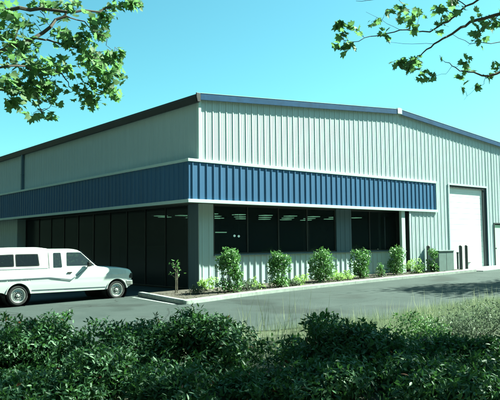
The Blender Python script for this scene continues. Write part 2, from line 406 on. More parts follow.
# roof
ov = .10
G = MB()
G.prism([(-ov - .05, -ov, roofz(0) + .02), (W / 2, -ov, RIDGE + .03), (W + ov, -ov, roofz(W) + .02), (W + ov, -ov, roofz(W) + .08), (W / 2, -ov, RIDGE + .09), (-ov - .05, -ov, roofz(0) + .08)], (0, DEP + ov, 0))
roof = G.build('roof', M['roof'], B)
G = MB()   # rake trim
for (xa, xb) in ((-.02, W / 2 - .14), (W / 2 + .14, W + ov)):
    G.prism([(xa, -ov - .012, roofz(max(0, xa)) - .11), (xb, -ov - .012, roofz(min(W, xb)) - .11), (xb, -ov - .012, roofz(min(W, xb)) + .115), (xa, -ov - .012, roofz(max(0, xa)) + .115)], (0, -.035, 0))
G.build('rake_trim', M['darkblue'], roof)
G = MB()
for (xa, xb) in ((-.02, W / 2 - .14), (W / 2 + .14, W + ov)):
    G.prism([(xa, -ov - .055, roofz(max(0, xa)) + .118), (xb, -ov - .055, roofz(min(W, xb)) + .118), (xb, -ov - .055, roofz(min(W, xb)) + .128), (xa, -ov - .055, roofz(max(0, xa)) + .128)], (0, .16, 0))
G.build('rake_cap', M['trim'], roof)
MB().prism([(W / 2 - .16, -ov - .062, RIDGE - .10), (W / 2, -ov - .062, RIDGE - .09), (W / 2 + .16, -ov - .062, RIDGE - .10), (W / 2 + .16, -ov - .062, RIDGE + .16), (W / 2, -ov - .062, RIDGE + .18), (W / 2 - .16, -ov - .062, RIDGE + .16)], (0, .12, 0)).build('ridge_plate', M['trim'], roof)
# gutter along the side eave
G = MB()
G.prism([(-.045, -ov, EAVE - .20), (-.16, -ov, EAVE - .20), (-.21, -ov, EAVE - .02), (-.21, -ov, EAVE + .07), (-.045, -ov, EAVE + .07)], (0, DEP + ov, 0))
gut = G.build('gutter', M['gutter'], B, bevel=.008)
MB().prism([(-.05, -ov - .055, EAVE - .19), (-.155, -ov - .055, EAVE - .19), (-.20, -ov - .055, EAVE - .02), (-.20, -ov - .055, EAVE + .12), (-.03, -ov - .055, EAVE + .12), (-.03, -ov - .055, EAVE - .19)], (0, .05, 0)).build('gutter_cap', M['gutter'], gut, bevel=.006)
MB().box(-.16, -.04, 16.35, 16.50, ZF1, EAVE - .18).box(-.17, -.035, 16.33, 16.52, 5.5, 5.54).build('downspout', M['pierblue'], B, bevel=.01)
MB().box(-.16, -.04, 30.35, 30.50, ZF1, EAVE - .18).build('downspout', M['gutter'], B, bevel=.01)
# fascia band
fx0, fy0, fx1 = -.46, -.04, 14.13
G = MB(); rib_wall(G, 'x', fy0, -1, fx0, fx1, ZF0 + .10, ZF1 - .09, minor=False, h=.025)
rib_wall(G, 'y', fx0, -1, fy0, DEP, ZF0 + .10, ZF1 - .09, minor=False, h=.025)
G.box(fx0 + .003, fx1, fy0 + .003, fy0 + .006, ZF0 + .10, ZF1 - .09)
fas = G.build('fascia_panel', M['fascia'], B)
G = MB()
G.box(fx0 - .055, fx1 + .05, fy0 - .042, fy0 + .012, ZF1 - .10, ZF1); G.box(fx0 - .055, fx0 + .012, fy0 + .012, DEP, ZF1 - .10, ZF1)
G.box(fx0 + .012, -.001, fy0 + .012, DEP, ZF1 - .03, ZF1 - .002)
G.build('fascia_top_trim', M['trim'], fas, bevel=.006)
G = MB()
G.box(fx0 - .055, fx1 + .09, fy0 - .045, fy0 + .012, ZF0 - .01, ZF0 + .105); G.box(fx0 - .055, fx0 + .012, fy0 + .012, DEP, ZF0 - .01, ZF0 + .105)
G.build('fascia_bottom_trim', M['trim'], fas, bevel=.006)
MB().box(fx1 - .002, fx1 + .045, fy0 - .036, fy0 + .036, ZF0 + .108, ZF1 - .103).build('fascia_end_trim', M['trim'], fas)
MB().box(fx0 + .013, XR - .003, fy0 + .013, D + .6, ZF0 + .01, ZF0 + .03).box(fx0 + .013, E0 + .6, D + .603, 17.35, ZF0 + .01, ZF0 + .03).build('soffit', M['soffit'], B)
# recessed front: corner pier, low wall, middle pier, post, return
G = MB(); rib_wall(G, 'x', D, -1, E0, 1.09, low, ZF0 + .01, minor=False, h=.014); G.box(E0 - .03, E0 + .02, D - .03, D + .02, -.05, ZF0 + .005)
G.build('corner_pier', M['siding'], B)
G = MB(); rib_wall(G, 'x', D - .003, -1, 1.09, XR, low, 1.24, minor=False, h=.034, phase=.04); G.build('low_wall', M['siding'], B)
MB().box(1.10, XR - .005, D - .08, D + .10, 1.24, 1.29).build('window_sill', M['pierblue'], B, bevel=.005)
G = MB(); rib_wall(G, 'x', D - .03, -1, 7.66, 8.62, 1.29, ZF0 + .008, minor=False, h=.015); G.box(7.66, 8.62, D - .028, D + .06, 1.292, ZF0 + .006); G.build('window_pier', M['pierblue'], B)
MB().box(XR - .001, XR + .02, .002, D + .4, .05, ZF0 + .01).build('return_wall', M['gutter'], B)
MB().box(11.43, 11.70, .02, .15, gz(11.5), ZF0 + .008).build('entry_post', M['trim'], B, bevel=.01)
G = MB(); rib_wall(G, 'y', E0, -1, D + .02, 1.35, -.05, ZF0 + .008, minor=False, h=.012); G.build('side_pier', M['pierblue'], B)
MB().box(.002, E0 + .2, 17.33, 17.357, -.1, ZF0 + .01).build('return_wall', M['siding'], B)
# windows
def window(x0, x1, z0, z1, y, mull):
    G = MB(); t = .05
    G.box(x0, x1, y, y + .08, z0, z0 + t).box(x0, x1, y, y + .08, z1 - t, z1)
    for xx in [x0, x1 - t] + mull: G.box(xx, xx + t, y + .001, y + .079, z0 + t, z1 - t)
    f = G.build('window', M['frame'], B); MB().box(x0 + t, x1 - t, y + .036, y + .042, z0 + t, z1 - t).build('pane', M['glass'], f)
window(1.10, 7.65, 1.291, ZF0 + .004, D + .01, [2.7, 4.3, 5.9])
window(8.63, XR - .02, 1.291, ZF0 + .004, D + .01, [9.9])
def side_window(y0, y1, z0, z1, xx, mull):
    G = MB(); t = .03
    G.box(xx, xx + .08, y0, y1, z0, z0 + t).box(xx, xx + .08, y0, y1, z1 - t, z1)
    for yy in [y0, y1 - t] + mull: G.box(xx + .001, xx + .079, yy, yy + t, z0 + t, z1 - t)
    f = G.build('window', M['frame'], B); MB().box(xx + .036, xx + .042, y0 + t, y1 - t, z0 + t, z1 - t).build('pane', M['sideglass'], f)
side_window(1.36, 9.0, .05, ZF0 + .004, E0, [2.9, 4.4, 5.9, 7.4])
side_window(9.01, 17.32, .05, ZF0 + .004, E0, [10.6, 12.2, 13.8, 15.4])
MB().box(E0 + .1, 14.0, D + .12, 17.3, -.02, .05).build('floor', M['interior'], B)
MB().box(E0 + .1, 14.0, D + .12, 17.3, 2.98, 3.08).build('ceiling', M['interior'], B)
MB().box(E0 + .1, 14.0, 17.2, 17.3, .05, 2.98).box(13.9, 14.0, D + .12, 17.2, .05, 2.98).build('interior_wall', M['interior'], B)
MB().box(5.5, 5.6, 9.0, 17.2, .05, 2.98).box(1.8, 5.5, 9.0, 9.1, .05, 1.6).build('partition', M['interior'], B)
# roll-up door
RD = .10
G = MB()
z = gz(16) + .0; nsl = 15; hh = (4.50 - .27) / nsl
for k in range(nsl):
    a = .27 + k * hh
    G.prism([(15.36, RD, a + .004), (15.36, RD - .004, a + .02), (15.36, RD - .004, a + hh - .02), (15.36, RD, a + hh - .004), (15.36, RD + .04, a + hh - .004), (15.36, RD + .04, a + .004)], (3.51, 0, 0))
G.box(15.36, 18.87, RD + .012, RD + .03, .27, 4.5)
rd = G.build('roll_up_door', M['rollup'], B)
MB().box(15.37, 18.86, RD - .03, RD + .04, .20, .275).build('bottom_bar', M['rollup'], rd, bevel=.008)
MB().box(17.0, 17.25, RD - .045, RD - .013, .55, .59).build('handle', M['frame'], rd)
MB().box(18.90, 18.925, .001, RD + .05, .2, 4.52).box(15.305, 15.33, .001, RD + .05, .2, 4.52).box(15.33, 18.90, .001, RD + .05, 4.52, 4.545).build('door_jamb', M['darkblue'], B)
MB().box(18.60, 18.898, .03, .075, .26, 4.40).box(15.335, 18.898, .03, .075, 4.40, 4.515).build('door_shade_strip', M['dark'], B)  # dark strips painted in for the head shadow and the dark right reveal
MB().box(15.24, 15.33, -.046, -.034, .2, 4.60).box(18.90, 18.99, -.046, -.034, .2, 4.60).box(15.33, 18.90, -.046, -.034, 4.51, 4.60).build('door_trim', M['siding'], B)
md = MB().box(19.57, 20.50, .02, .06, .30, 2.55).build('entry_door', M['mandoor'], B, bevel=.004)
MB().tube([(19.67, -.04, 1.32), (19.67, -.04, 1.22)], .02, 8).box(19.64, 19.70, -.02, .021, 1.24, 1.30).build('handle', M['chrome'], md)
MB().box(19.52, 19.57, -.05, .06, .25, 2.60).box(20.50, 20.55, -.05, .06, .25, 2.60).box(19.52, 20.55, -.05, .06, 2.601, 2.66).build('door_frame', M['dark'], B)

# ceiling lights inside (lit in the photograph)
L0 = Vector((4.15, 3.2, 0)); first = None
LG = 'lit ceiling lights inside the storefront'
for i in range(-1, 6):
    for j in range(3):
        xx, yy = 4.25 + i * 1.5 + .15 * 0, 3.05 + j * 1.75
        if first is None:
            t_ = thing('ceiling_light', 'lit green-white fluorescent ceiling light behind the dark storefront glass', 'ceiling light', (xx, yy, 2.9), LG)
            MB().box(xx - .30, xx + .30, yy - .30, yy + .30, 2.91, 2.975).build('housing', M['frame'], t_)
            MB().box(xx - .22, xx + .22, yy - .22, yy + .22, 2.885, 2.909).build('diffuser', M['lamp'], t_)
            first = t_
        else:
            c = first.copy(); COL.objects.link(c); c.location = (xx, yy, 2.9)
            for ch in first.children:
                d = ch.copy(); COL.objects.link(d); d.parent = c
for (xx, yy) in ((2.05, 5.4), (2.62, 4.6)):
    c = first.copy(); COL.objects.link(c); c.location = (xx - .1, yy + .2, 2.9)
    for ch in first.children:
        d = ch.copy(); COL.objects.link(d); d.parent = c
p = at(221, 232.3, 25.5)
MB().box(p.x - .28, p.x + .28, p.y - .03, p.y + .03, p.z - .025, p.z + .025)
wl = thing('pendant_lamp', 'thin lit bar lamp hanging low behind the window right of the corner pier', 'lamp', (p.x, p.y, p.z))
MB().box(p.x - .26, p.x + .26, p.y - .04, p.y + .04, p.z - .02, p.z + .015).build('diffuser', M['lamp'], wl)
MB().box(p.x - .28, p.x + .28, p.y - .05, p.y + .05, p.z + .016, p.z + .05).tube([(p.x, p.y, p.z + .05), (p.x, p.y, 2.98)], .008, 6).build('housing', M['frame'], wl)
for k, (a, b) in enumerate(((234.5, 235.8), (238.8, 236.2))):
    p = at(a, b, 25.8)
    s_ = thing('globe_lamp', ('left' if k == 0 else 'right') + ' one of two tiny lit globe lamps behind the window near the corner pier', 'lamp', (p.x, p.y, p.z))
    MB().lathe([(.001, -.05), (.035, -.035), (.05, 0), (.035, .035), (.001, .05)], p, 'z', 14).build('globe', M['lamp2'], s_, smooth=True)
    MB().tube([(p.x, p.y, p.z + .045), (p.x, p.y, 2.98)], .007, 6).build('cord', M['frame'], s_)

# ------------------------------------------------------------------ pickup truck
TG = -.075
T = thing('pickup_truck', 'white extended-cab pickup with a white camper shell parked nose-in beside the building', 'pickup truck', (-4.6, 1.6, TG))
TY0, TY1 = .74, 2.40; TC = (TY0 + TY1) / 2; TW = (TY1 - TY0) / 2
FX, RX, WZ, AR = -2.75, -5.95, .30, .365
def arch(x, base):
    z = base
    for c in (FX, RX):
        if abs(x - c) < AR: z = max(z, WZ + math.sqrt(AR * AR - (x - c) ** 2))
    return z
def interp(x, tab):
    for (a, b), (c, d) in zip(tab, tab[1:]):
        if a <= x <= c: return b + (d - b) * (x - a) / (c - a)
    return tab[0][1] if x < tab[0][0] else tab[-1][1]
stations = sorted(set([round(-7.10 + i * .06, 3) for i in range(83)] + [round(c + AR * math.cos(a * math.pi / 24), 4) for c in (FX, RX) for a in range(25)] +
                      [c + s * (AR + .001) for c in (FX, RX) for s in (-1, 1)] + [-2.19, -2.205, -2.24, -7.11]))
stations = [s for s in stations if -7.11 <= s <= -2.18]
ring_l = []
for x in stations:
    zt = interp(x, [(-7.11, 1.06), (-3.42, 1.075), (-3.30, 1.06), (-2.6, 1.01), (-2.32, .965), (-2.22, .92), (-2.18, .86)])
    zb = arch(x, interp(x, [(-7.11, .48), (-6.4, .40), (-6.3, .34), (-2.4, .33), (-2.18, .45)]))
    wf = interp(x, [(-7.11, .94), (-7.0, .985), (-6.7, 1), (-2.75, 1), (-2.4, .985), (-2.24, .95), (-2.18, .90)]) * TW
    side = []
    for k in range(10):
        t = k / 9; z = zb + (zt - .055 - zb) * t
        o = wf * (1 - .035 * max(0, (z - .78) / .30) ** 1.5 - .03 * max(0, (.62 - z) / .30)) + (.012 if abs(z - .80) < .03 else 0)
        side.append((o, z))
    o = side[-1][0]
    side += [(o - .012, zt - .025), (o - .04, zt - .007), (o - .10, zt + .004), (o * .5, zt + .022)]
    r = [(x, TC - a, TG + z) for a, z in side] + [(x, TC, TG + zt + .028)] + [(x, TC + a, TG + z) for a, z in side[::-1]]
    ring_l.append(r)
body = MB().rings(ring_l).build('body', M['white'], T, smooth=True, angle=35)
def lean(z): return .012 + .19 * max(0, z - 1.06)           # greenhouse sides lean in
def greenhouse(tab, x0, x1, step, zb, crown, round_, slopeback=0):
    rr = []; n = int((x1 - x0) / step); xs = [x0 + (x1 - x0) * i / n for i in range(n + 1)]
    for x in xs:
        zt = max(zb + .012, interp(x, tab)); side = []
        for k in range(8):
            z = zb + (max(zb + .01, zt - round_) - zb) * k / 7; side.append((TW * .965 - lean(z), z))
        o = side[-1][0]; h = zt - side[-1][1]
        for a in (22, 45, 68, 90): side.append((o - round_ * 1.3 * (1 - math.cos(R_(a))), side[7][1] + h * math.sin(R_(a))))
        side.append((o * .5, zt + crown * .7))
        rr.append([(x, TC - a, TG + z) for a, z in side] + [(x, TC, TG + zt + crown)] + [(x, TC + a, TG + z) for a, z in side[::-1]])
    return rr
cabr = greenhouse([(-5.0, 1.60), (-4.9, 1.635), (-4.2, 1.635), (-4.05, 1.605), (-3.95, 1.55), (-3.44, 1.09)], -5.0, -3.42, .05, 1.05, .018, .07)
MB().rings(cabr).build('cab', M['white'], T, smooth=True, angle=30)
shr = greenhouse([(-7.06, 1.45), (-6.98, 1.60), (-6.85, 1.655), (-6.0, 1.685), (-5.2, 1.685), (-5.06, 1.66)], -7.06, -5.03, .05, 1.075, .02, .06)
shell = MB().rings(shr).build('camper_shell', M['shell'], T, smooth=True, angle=30)
def rounded(pts, r=.04, n=4):
    out = []; N = len(pts)
    for i in range(N):
        p = Vector(pts[i]); a = (Vector(pts[i - 1]) - p); b = (Vector(pts[(i + 1) % N]) - p)
        ra = min(r, a.length * .45); rb = min(r, b.length * .45); A = p + a.normalized() * ra; Bq = p + b.normalized() * rb
        for k in range(n + 1):
            t = k / n; out.append(tuple(A * (1 - t) ** 2 + p * 2 * t * (1 - t) + Bq * t * t))
    return out
def side_plate(mb, pts, off, th, sides=(-1,), lower=False):
    for sgn in sides:
        q = []
        for x, z in pts:
            o = (TW * .965 - lean(z)) if not lower else TW * (1 - .035 * max(0, (z - .78) / .30) ** 1.5 - .03 * max(0, (.62 - z) / .30))
            q.append((x, TC + sgn * (o + off), TG + z))
        mb.prism(q, (0, sgn * th, 0))
    return mb
def glazed(name, pts, parent):
    for sd_ in (-1, 1): glazed1(name, pts, parent, (sd_,))
def glazed1(name, pts, parent, sd_):
    f = side_plate(MB(), rounded(pts), -.004, .008, sd_).build('gasket', M['blackpl'], parent)
    cx = sum(p[0] for p in pts) / len(pts); cz = sum(p[1] for p in pts) / len(pts)
    ins = [(cx + (x - cx) * .93, cz + (z - cz) * .88) for x, z in pts]
    side_plate(MB(), rounded(ins), .0045, .003, sd_).build(name, M['carglass'], f)
glazed('window', [(-6.02, 1.14), (-5.30, 1.14), (-5.33, 1.51), (-6.02, 1.51)], shell)
glazed('window', [(-6.80, 1.14), (-6.06, 1.14), (-6.06, 1.51), (-6.76, 1.49)], shell)
for sg in (-1, 1):
    side_plate(MB(), rounded([(-4.88, 1.08), (-4.60, 1.08), (-4.62, 1.53), (-4.86, 1.53)], .03), -.004, .008, (sg,)).build('window', M['carglass'], T)
    side_plate(MB(), rounded([(-4.45, 1.12), (-3.52, 1.11), (-3.97, 1.535), (-4.43, 1.535)], .03), -.004, .008, (sg,)).build('window', M['carglass'], T)
    side_plate(MB(), [(-3.70, 1.115), (-3.685, 1.115), (-3.685, 1.29), (-3.70, 1.31)], .004, .006, (sg,)).build('quarter_pillar', M['blackpl'], T)
ws = MB(); q = []
for (x, z, s) in ((-3.50, 1.135, .90), (-3.93, 1.525, .78)):
    q.append((x, z, s))
ws.prism([(q[0][0] + .012, TC - TW * q[0][2], TG + q[0][1] + .03), (q[0][0] + .012, TC + TW * q[0][2], TG + q[0][1] + .03), (q[1][0] + .012, TC + TW * q[1][2], TG + q[1][1] + .035), (q[1][0] + .012, TC - TW * q[1][2], TG + q[1][1] + .035)], (.006, 0, .006))
ws.build('windscreen', M['carglass'], T)
# shut lines
for sg in (-1, 1):
    for x_ in (-3.685, -4.535, -5.035):
        side_plate(MB(), [(x_, .40), (x_ + .008, .40), (x_ + .008, 1.04), (x_, 1.04)], .0005, .002, (sg,), lower=True).build('shut_line', M['stripe'], T)
    side_plate(MB(), [(-4.524, .40), (-3.688, .40), (-3.688, .407), (-4.524, .407)], .0005, .002, (sg,), lower=True).build('shut_line', M['stripe'], T)
    side_plate(MB(), [(-7.0, 1.062), (-5.04, 1.062), (-5.04, 1.078), (-7.0, 1.078)], .006, .01, (sg,)).build('shell_seal', M['stripe'], shell)
    side_plate(MB(), [(-6.90, .78), (-5.02, .80), (-4.33, .705), (-3.83, 1.02), (-3.80, 1.035), (-4.32, .675), (-5.02, .775), (-6.90, .76)], .010, .006, (sg,), lower=True).build('side_stripe', M['stripe'], T)
    side_plate(MB(), [(-5.55, .42), (-3.15, .40), (-3.15, .425), (-5.55, .445)], .001, .004, (sg,), lower=True).build('sill_moulding', M['stripe'], T)
    side_plate(MB(), rounded([(-4.44, .90), (-4.30, .90), (-4.30, .935), (-4.44, .935)], .01, 2), .001, .02, (sg,), lower=True).build('door_handle', M['blackpl'], T)
# mirror
for sg in (-1, 1):
    y = TC + sg * (TW * .95 + .10)
    MB().box(-3.80, -3.70, y - .07, y + .07, TG + 1.09, TG + 1.22).box(-3.77, -3.73, min(y, TC + sg * TW * .93), max(y, TC + sg * TW * .93), TG + 1.075, TG + 1.10).build('mirror', M['blackpl'], T, bevel=.015)
# front: grille, headlights, bumper
MB().box(-2.20, -2.165, TC - .48, TC + .48, TG + .66, TG + .82).build('grille', M['blackpl'], T, bevel=.01)
for sg in (-1, 1):
    yc = TC + sg * .62
    h = MB().box(-2.23, -2.155, yc - .13, yc + .13, TG + .66, TG + .83).build('headlight', M['lens'], T, bevel=.012)
    yo = TC + sg * (TW - .055)
    MB().box(-2.30, -2.17, yo - .03, yo + .03, TG + .66, TG + .82).build('turn_signal', M['blackpl'], T, bevel=.012)
bp = []
for x, w_ in ((-2.42, 1.0), (-2.25, 1.0), (-2.15, .95), (-2.10, .80)): bp.append((x, w_))
pts = [(x, TC - TW * w_, TG + .44) for x, w_ in bp] + [(x, TC + TW * w_, TG + .44) for x, w_ in bp[::-1]]
MB().prism(pts, (0, 0, .155)).build('bumper', M['chrome'], T, bevel=.02)
MB().box(-7.22, -7.06, TC - TW * .95, TC + TW * .95, TG + .46, TG + .60).build('bumper', M['chrome'], T, bevel=.02)
for sg in (-1, 1): MB().box(-7.125, -7.06, TC + sg * .74 - .05, TC + sg * .74 + .05, TG + .75, TG + .95).build('tail_light', M['amber'], T, bevel=.006)
MB().box(-7.0, -2.3, TY0 + .22, TY1 - .22, TG + .30, TG + .55).build('chassis', M['blackpl'], T)
# wheel wells
for c in (FX, RX):
    for sg in (-1, 1):
        yo = TC + sg * (TW - .03); yi = TC + sg * (TW - .32)
        MB().lathe([(AR + .015, 0), (AR + .015, yi - yo), (.02, yi - yo)], (c, yo, TG + WZ), 'y', 36).build('wheel_well', M['blackpl'], T)
        G = MB()
        arc = [(c + (AR + .0) * math.cos(a), TG + WZ + AR * math.sin(a)) for a in [R_(8 + k * 164 / 20) for k in range(21)]]
        G.tube([(x, TC + sg * (TW - .012), z) for x, z in arc], .016, 6).build('wheel_arch', M['white'], T, smooth=True)
for c in (FX, RX):
    for sg in (-1, 1):
        y = TC + sg * (TW - .12)
        wh = MB().lathe([(.20, -.08), (.215, -.095), (.255, -.105), (.285, -.095), (.298, -.07), (.302, -.03), (.302, .03), (.298, .07), (.285, .095), (.255, .105), (.215, .095), (.20, .08)], (c, y, TG + WZ), 'y', 44).build('wheel', M['tyre'], T, smooth=True)
        s = sg
        rm = MB().lathe([(.212, .098 * s), (.205, .100 * s), (.195, .080 * s), (.185, .055 * s), (.165, .050 * s), (.135, .066 * s), (.095, .070 * s), (.085, .05 * s), (.07, .045 * s), (.055, .06 * s), (.05, .095 * s), (.03, .103 * s), (.001, .105 * s)], (c, y, TG + WZ), 'y', 40).build('rim', M['rim'], wh, smooth=True)
        G = MB()
        for k in range(12):
            a = 2 * math.pi * k / 12; G.lathe([(.016, .072 * s), (.001, .073 * s)], (c + .115 * math.cos(a), y, TG + WZ + .115 * math.sin(a)), 'y', 10)
        G.lathe([(.082, .052 * s), (.056, .061 * s)], (c, y, TG + WZ), 'y', 24)
        G.build('rim_slots', M['blackpl'], wh)

# ------------------------------------------------------------------ bollards and cabinet
BG = 'dark steel bollards before the warehouse wall'
for (px, py, h, r, lab, x_, y_) in (
    (429, 271.5, 1.22, .085, 'dark round bollard standing among the shrubs left of the grey cabinet', 0, 0),
    (461.2, 269.3, 1.17, .085, 'taller left bollard of the pair in front of the white roll-up door', 0, 0),
    (466.8, 268.8, 1.17, .075, 'rightmost bollard of the pair in front of the white roll-up door', 0, 0)):
    p = on_ground(px, py, .04)
    G = MB().lathe([(r, -.1), (r, h - .05), (r * .93, h - .015), (r * .6, h + .01), (.001, h + .02)], p, 'z', 20)
    tag(G.build('bollard', M['bollard'], smooth=True), lab, 'bollard', BG)
p = on_ground(458.0, 269.0, .04); 
tag(MB().lathe([(.05, -.1), (.05, .76), (.06, .77), (.06, .84), (.001, .85)], p, 'z', 14).build('standpipe', M['bollard'], smooth=True), 'short dark standpipe right against the left bollard by the roll-up door', 'standpipe')
pa = on_ground(440.3, 271.2, .1); xa = pa.x; ya = pa.y + .05
xb = xa
while proj((xb, ya, 1))[0] < 453.8: xb += .01
cb = thing('utility_cabinet', 'low grey-green steel utility cabinet standing left of the roll-up door', 'cabinet', ((xa + xb) / 2, ya + .3, gz(xa)))
MB().box(xa, xb, ya, ya + .6, gz(xa) + .02, gz(xa) + 1.0).build('body', M['box'], cb, bevel=.01)
MB().box(xa - .02, xb + .02, ya - .03, ya + .62, gz(xa) + 1.0, gz(xa) + 1.05).build('lid', M['box'], cb, bevel=.01)
MB().box((xa + xb) / 2 - .006, (xa + xb) / 2 + .006, ya - .004, ya - .001, gz(xa) + .12, gz(xa) + .95).build('door_seam', M['blackpl'], cb)

# ------------------------------------------------------------------ shrubs
def unit(n):
    v = rng.normal(0, 1, (n, 3)); return v / np.linalg.norm(v, axis=1, keepdims=True)
def shrub(name, label, cat, base, h, rw, n, lsize, m, group, shape=OVAL, z0=.12, lumps=9, stems=7, cone=False, lr=(.26, .50), mats=None, redfrac=0, bottom=.55, seed=None):
    base = Vector(base)
    t_ = thing(name, label, cat, base, group)
    # clumps: several lobes spread through the volume
    C_ = []
    for k in range(lumps):
        u = rng.uniform(0, 1); a = rng.uniform(0, 2 * math.pi); zz = z0 + (h - z0) * (.12 + .80 * u)
        env = math.sqrt(max(.05, 1 - abs((zz / h - .45) / .62) ** 2.2)); rr = rw * env * rng.uniform(.25, .72)
        if cone: rr = rw * (1 - .52 * u) * rng.uniform(.1, 1.0)
        C_.append((rr * math.cos(a), rr * math.sin(a), zz, rw * rng.uniform(*lr)))
    per = rng.multinomial(n, np.array([c[3] ** 2 for c in C_]) / sum(c[3] ** 2 for c in C_))
    P = []; Nn = []
    for c, k in zip(C_, per):
        u = unit(k); rad = c[3] * (1 - .55 * rng.uniform(0, 1, (k, 1)) ** 2.2) * rng.uniform(.86, 1.14, (k, 1))
        q = u * rad * np.array([1, 1, 1.05]) + np.array(c[:3]); P.append(q); Nn.append(u)
    P = np.concatenate(P); Nn = np.concatenate(Nn)
    keep = (P[:, 2] > .03); P = P[keep]; Nn = Nn[keep]; k = len(P)
    # stray shoots
    ns = max(3, n // 160); SP = []; SN = []
    for _ in range(ns):
        c = C_[rng.integers(len(C_))]; u = unit(1)[0]; u[2] = abs(u[2]) + .5; u /= np.linalg.norm(u); L = rng.uniform(.04, .13) * (h ** .6)
        for s_ in range(9):
            SP.append(np.array(c[:3]) + u * (c[3] * .95 + L * s_ / 8)); SN.append(np.cross(u, unit(1)[0]))
    P = np.concatenate([P, SP]); Nn = np.concatenate([Nn, SN]); k = len(P)
    hz = np.percentile(P[:, 2], 98.5); P[:, 2] = np.maximum(.01, P[:, 2]) * (h / hz)
    hr = np.percentile(np.hypot(P[:, 0], P[:, 1]), 96); P[:, :2] *= rw / hr; C_ = [(c[0] * rw / hr, c[1] * rw / hr, c[2] * h / hz, c[3]) for c in C_]
    nrm = Nn * .55 + rng.normal(0, .45, (k, 3)) + np.array([0, 0, .35])
    tip = Nn * .5 + rng.normal(0, .5, (k, 3)) + np.array([0, 0, .55])
    mi = (rng.uniform(0, 1, k) < redfrac).astype(int) if mats else None
    leafmesh('foliage', m, t_, P + np.array(base), nrm, tip, rng.uniform(.7, 1.25, k) * lsize, shape, mats=mats, matidx=mi)
    G = MB()
    for _ in range(stems):
        c = C_[rng.integers(len(C_))]; e = Vector(c[:3]); r0 = Vector((rng.normal(0, .04), rng.normal(0, .04), -.05))
        mid = r0.lerp(e, .5) + Vector((rng.normal(0, .04), rng.normal(0, .04), .03))
        G.tube([base + r0, base + mid, base + e], [.016 * h ** .5, .011, .005], 5)
    G.build('stem', M['twig'], t_)
    return t_
SG = 'leafy shrubs in the bed before the low wall'
specs = [(229.5, 291.5, 1.42, .46, 2100, 'tall full leafy shrub nearest the building corner'),
         (279, 286.5, 1.28, .44, 1700, 'second leafy shrub from the corner, with a flat ragged top'),
         (322, 281.5, 1.30, .52, 1900, 'third leafy shrub from the corner, broad and leaning left'),
         (360.5, 277.8, 1.22, .44, 1500, 'fourth leafy shrub from the corner, under the middle window pier'),
         (396.5, 274.2, 1.22, .38, 1200, 'leafy shrub right in front of the pale entry post'),
         (432.5, 271.6, 1.1, .26, 520, 'narrow shrub squeezed between the bollard and the grey cabinet')]
for px, py, h, rw, n, lab in specs:
    p = on_ground(px, py, .09)
    shrub('shrub', lab, 'shrub', p, h * rng.uniform(.88, .97), rw, n, .105, M['shrubleaf'], SG, lumps=26, z0=-.1)
GG = 'low ground cover plants between the shrubs'
low_specs = [(207, 290.5, .42, .34, 420, 'limeleaf', 'yellow-green low plant in the sun at the building corner'),
             (198, 293.5, .22, .28, 180, 'duskleaf', 'dull low plant at the foot of the dark corner pier'),
             (247, 290, .30, .32, 220, 'duskleaf', 'dull grey-green mound right of the tallest shrub'),
             (256, 288.5, .36, .30, 260, 'limeleaf', 'bright low plant between the first and second shrubs'),
             (291, 285.6, .24, .30, 180, 'duskleaf', 'dull grey-green mound right of the second shrub'),
             (299.5, 284.5, .34, .34, 260, 'limeleaf', 'bright low plant between the second and third shrubs'),
             (338, 280.5, .34, .36, 260, 'limeleaf', 'bright low plant beside the third shrub'),
             (347, 279.5, .34, .34, 240, 'limeleaf', 'bright low plant just left of the fourth shrub'),
             (378, 276.5, .30, .30, 160, 'duskleaf', 'dull low plant between the fourth shrub and the entry post'),
             (381, 276.8, .55, .20, 160, 'shrubleaf', 'thin young plant between the fourth shrub and the entry post'),
             (414, 273.0, .62, .42, 420, 'limeleaf', 'bright bushy plant left of the first bollard'),
             (421, 272.6, .40, .40, 240, 'shrubleaf', 'low green plant at the foot of the first bollard')]
for px, py, h, rw, n, mm, lab in low_specs:
    p = on_ground(px, py, .09)
    shrub('ground_plant', lab, 'plant', p, h, rw, n, .085, M[mm], GG, lumps=7, z0=.02, stems=4)
# staked sapling
p = on_ground(175.5, 293.2, .09)
sp_ = thing('sapling', 'thin young sapling with few leaves at the left end of the bed', 'sapling', p)
G = MB(); G.tube([p, p + Vector((.01, 0, .5)), p + Vector((.0, .02, .98))], [.022, .016, .006], 7)
tw = []
for k in range(7):
    a = k * 2.4; z = .42 + .08 * k; e = p + Vector((math.cos(a) * .15, math.sin(a) * .15, z + .12)); G.tube([p + Vector((0, 0, z)), e], [.007, .003], 5); tw.append(e)
G.build('trunk', M['bark'], sp_, smooth=True)
P = np.array([np.array(tw[rng.integers(7)]) + rng.normal(0, .07, 3) for _ in range(34)] + [np.array(p) + np.array([0, 0, .98]) + rng.normal(0, .08, 3) for _ in range(14)])
leafmesh('crown', M['shrubleaf'], sp_, P, rng.normal(0, 1, (len(P), 3)) + [0, 0, .5], rng.normal(0, 1, (len(P), 3)), rng.uniform(.07, .11, len(P)), OVAL)
tag(MB().tube([p + Vector((.10, .05, -.05)), p + Vector((.10, .05, .92))], .018, 7).build('wooden_stake', M['bark']), 'thin wooden stake standing against the young sapling', 'stake')

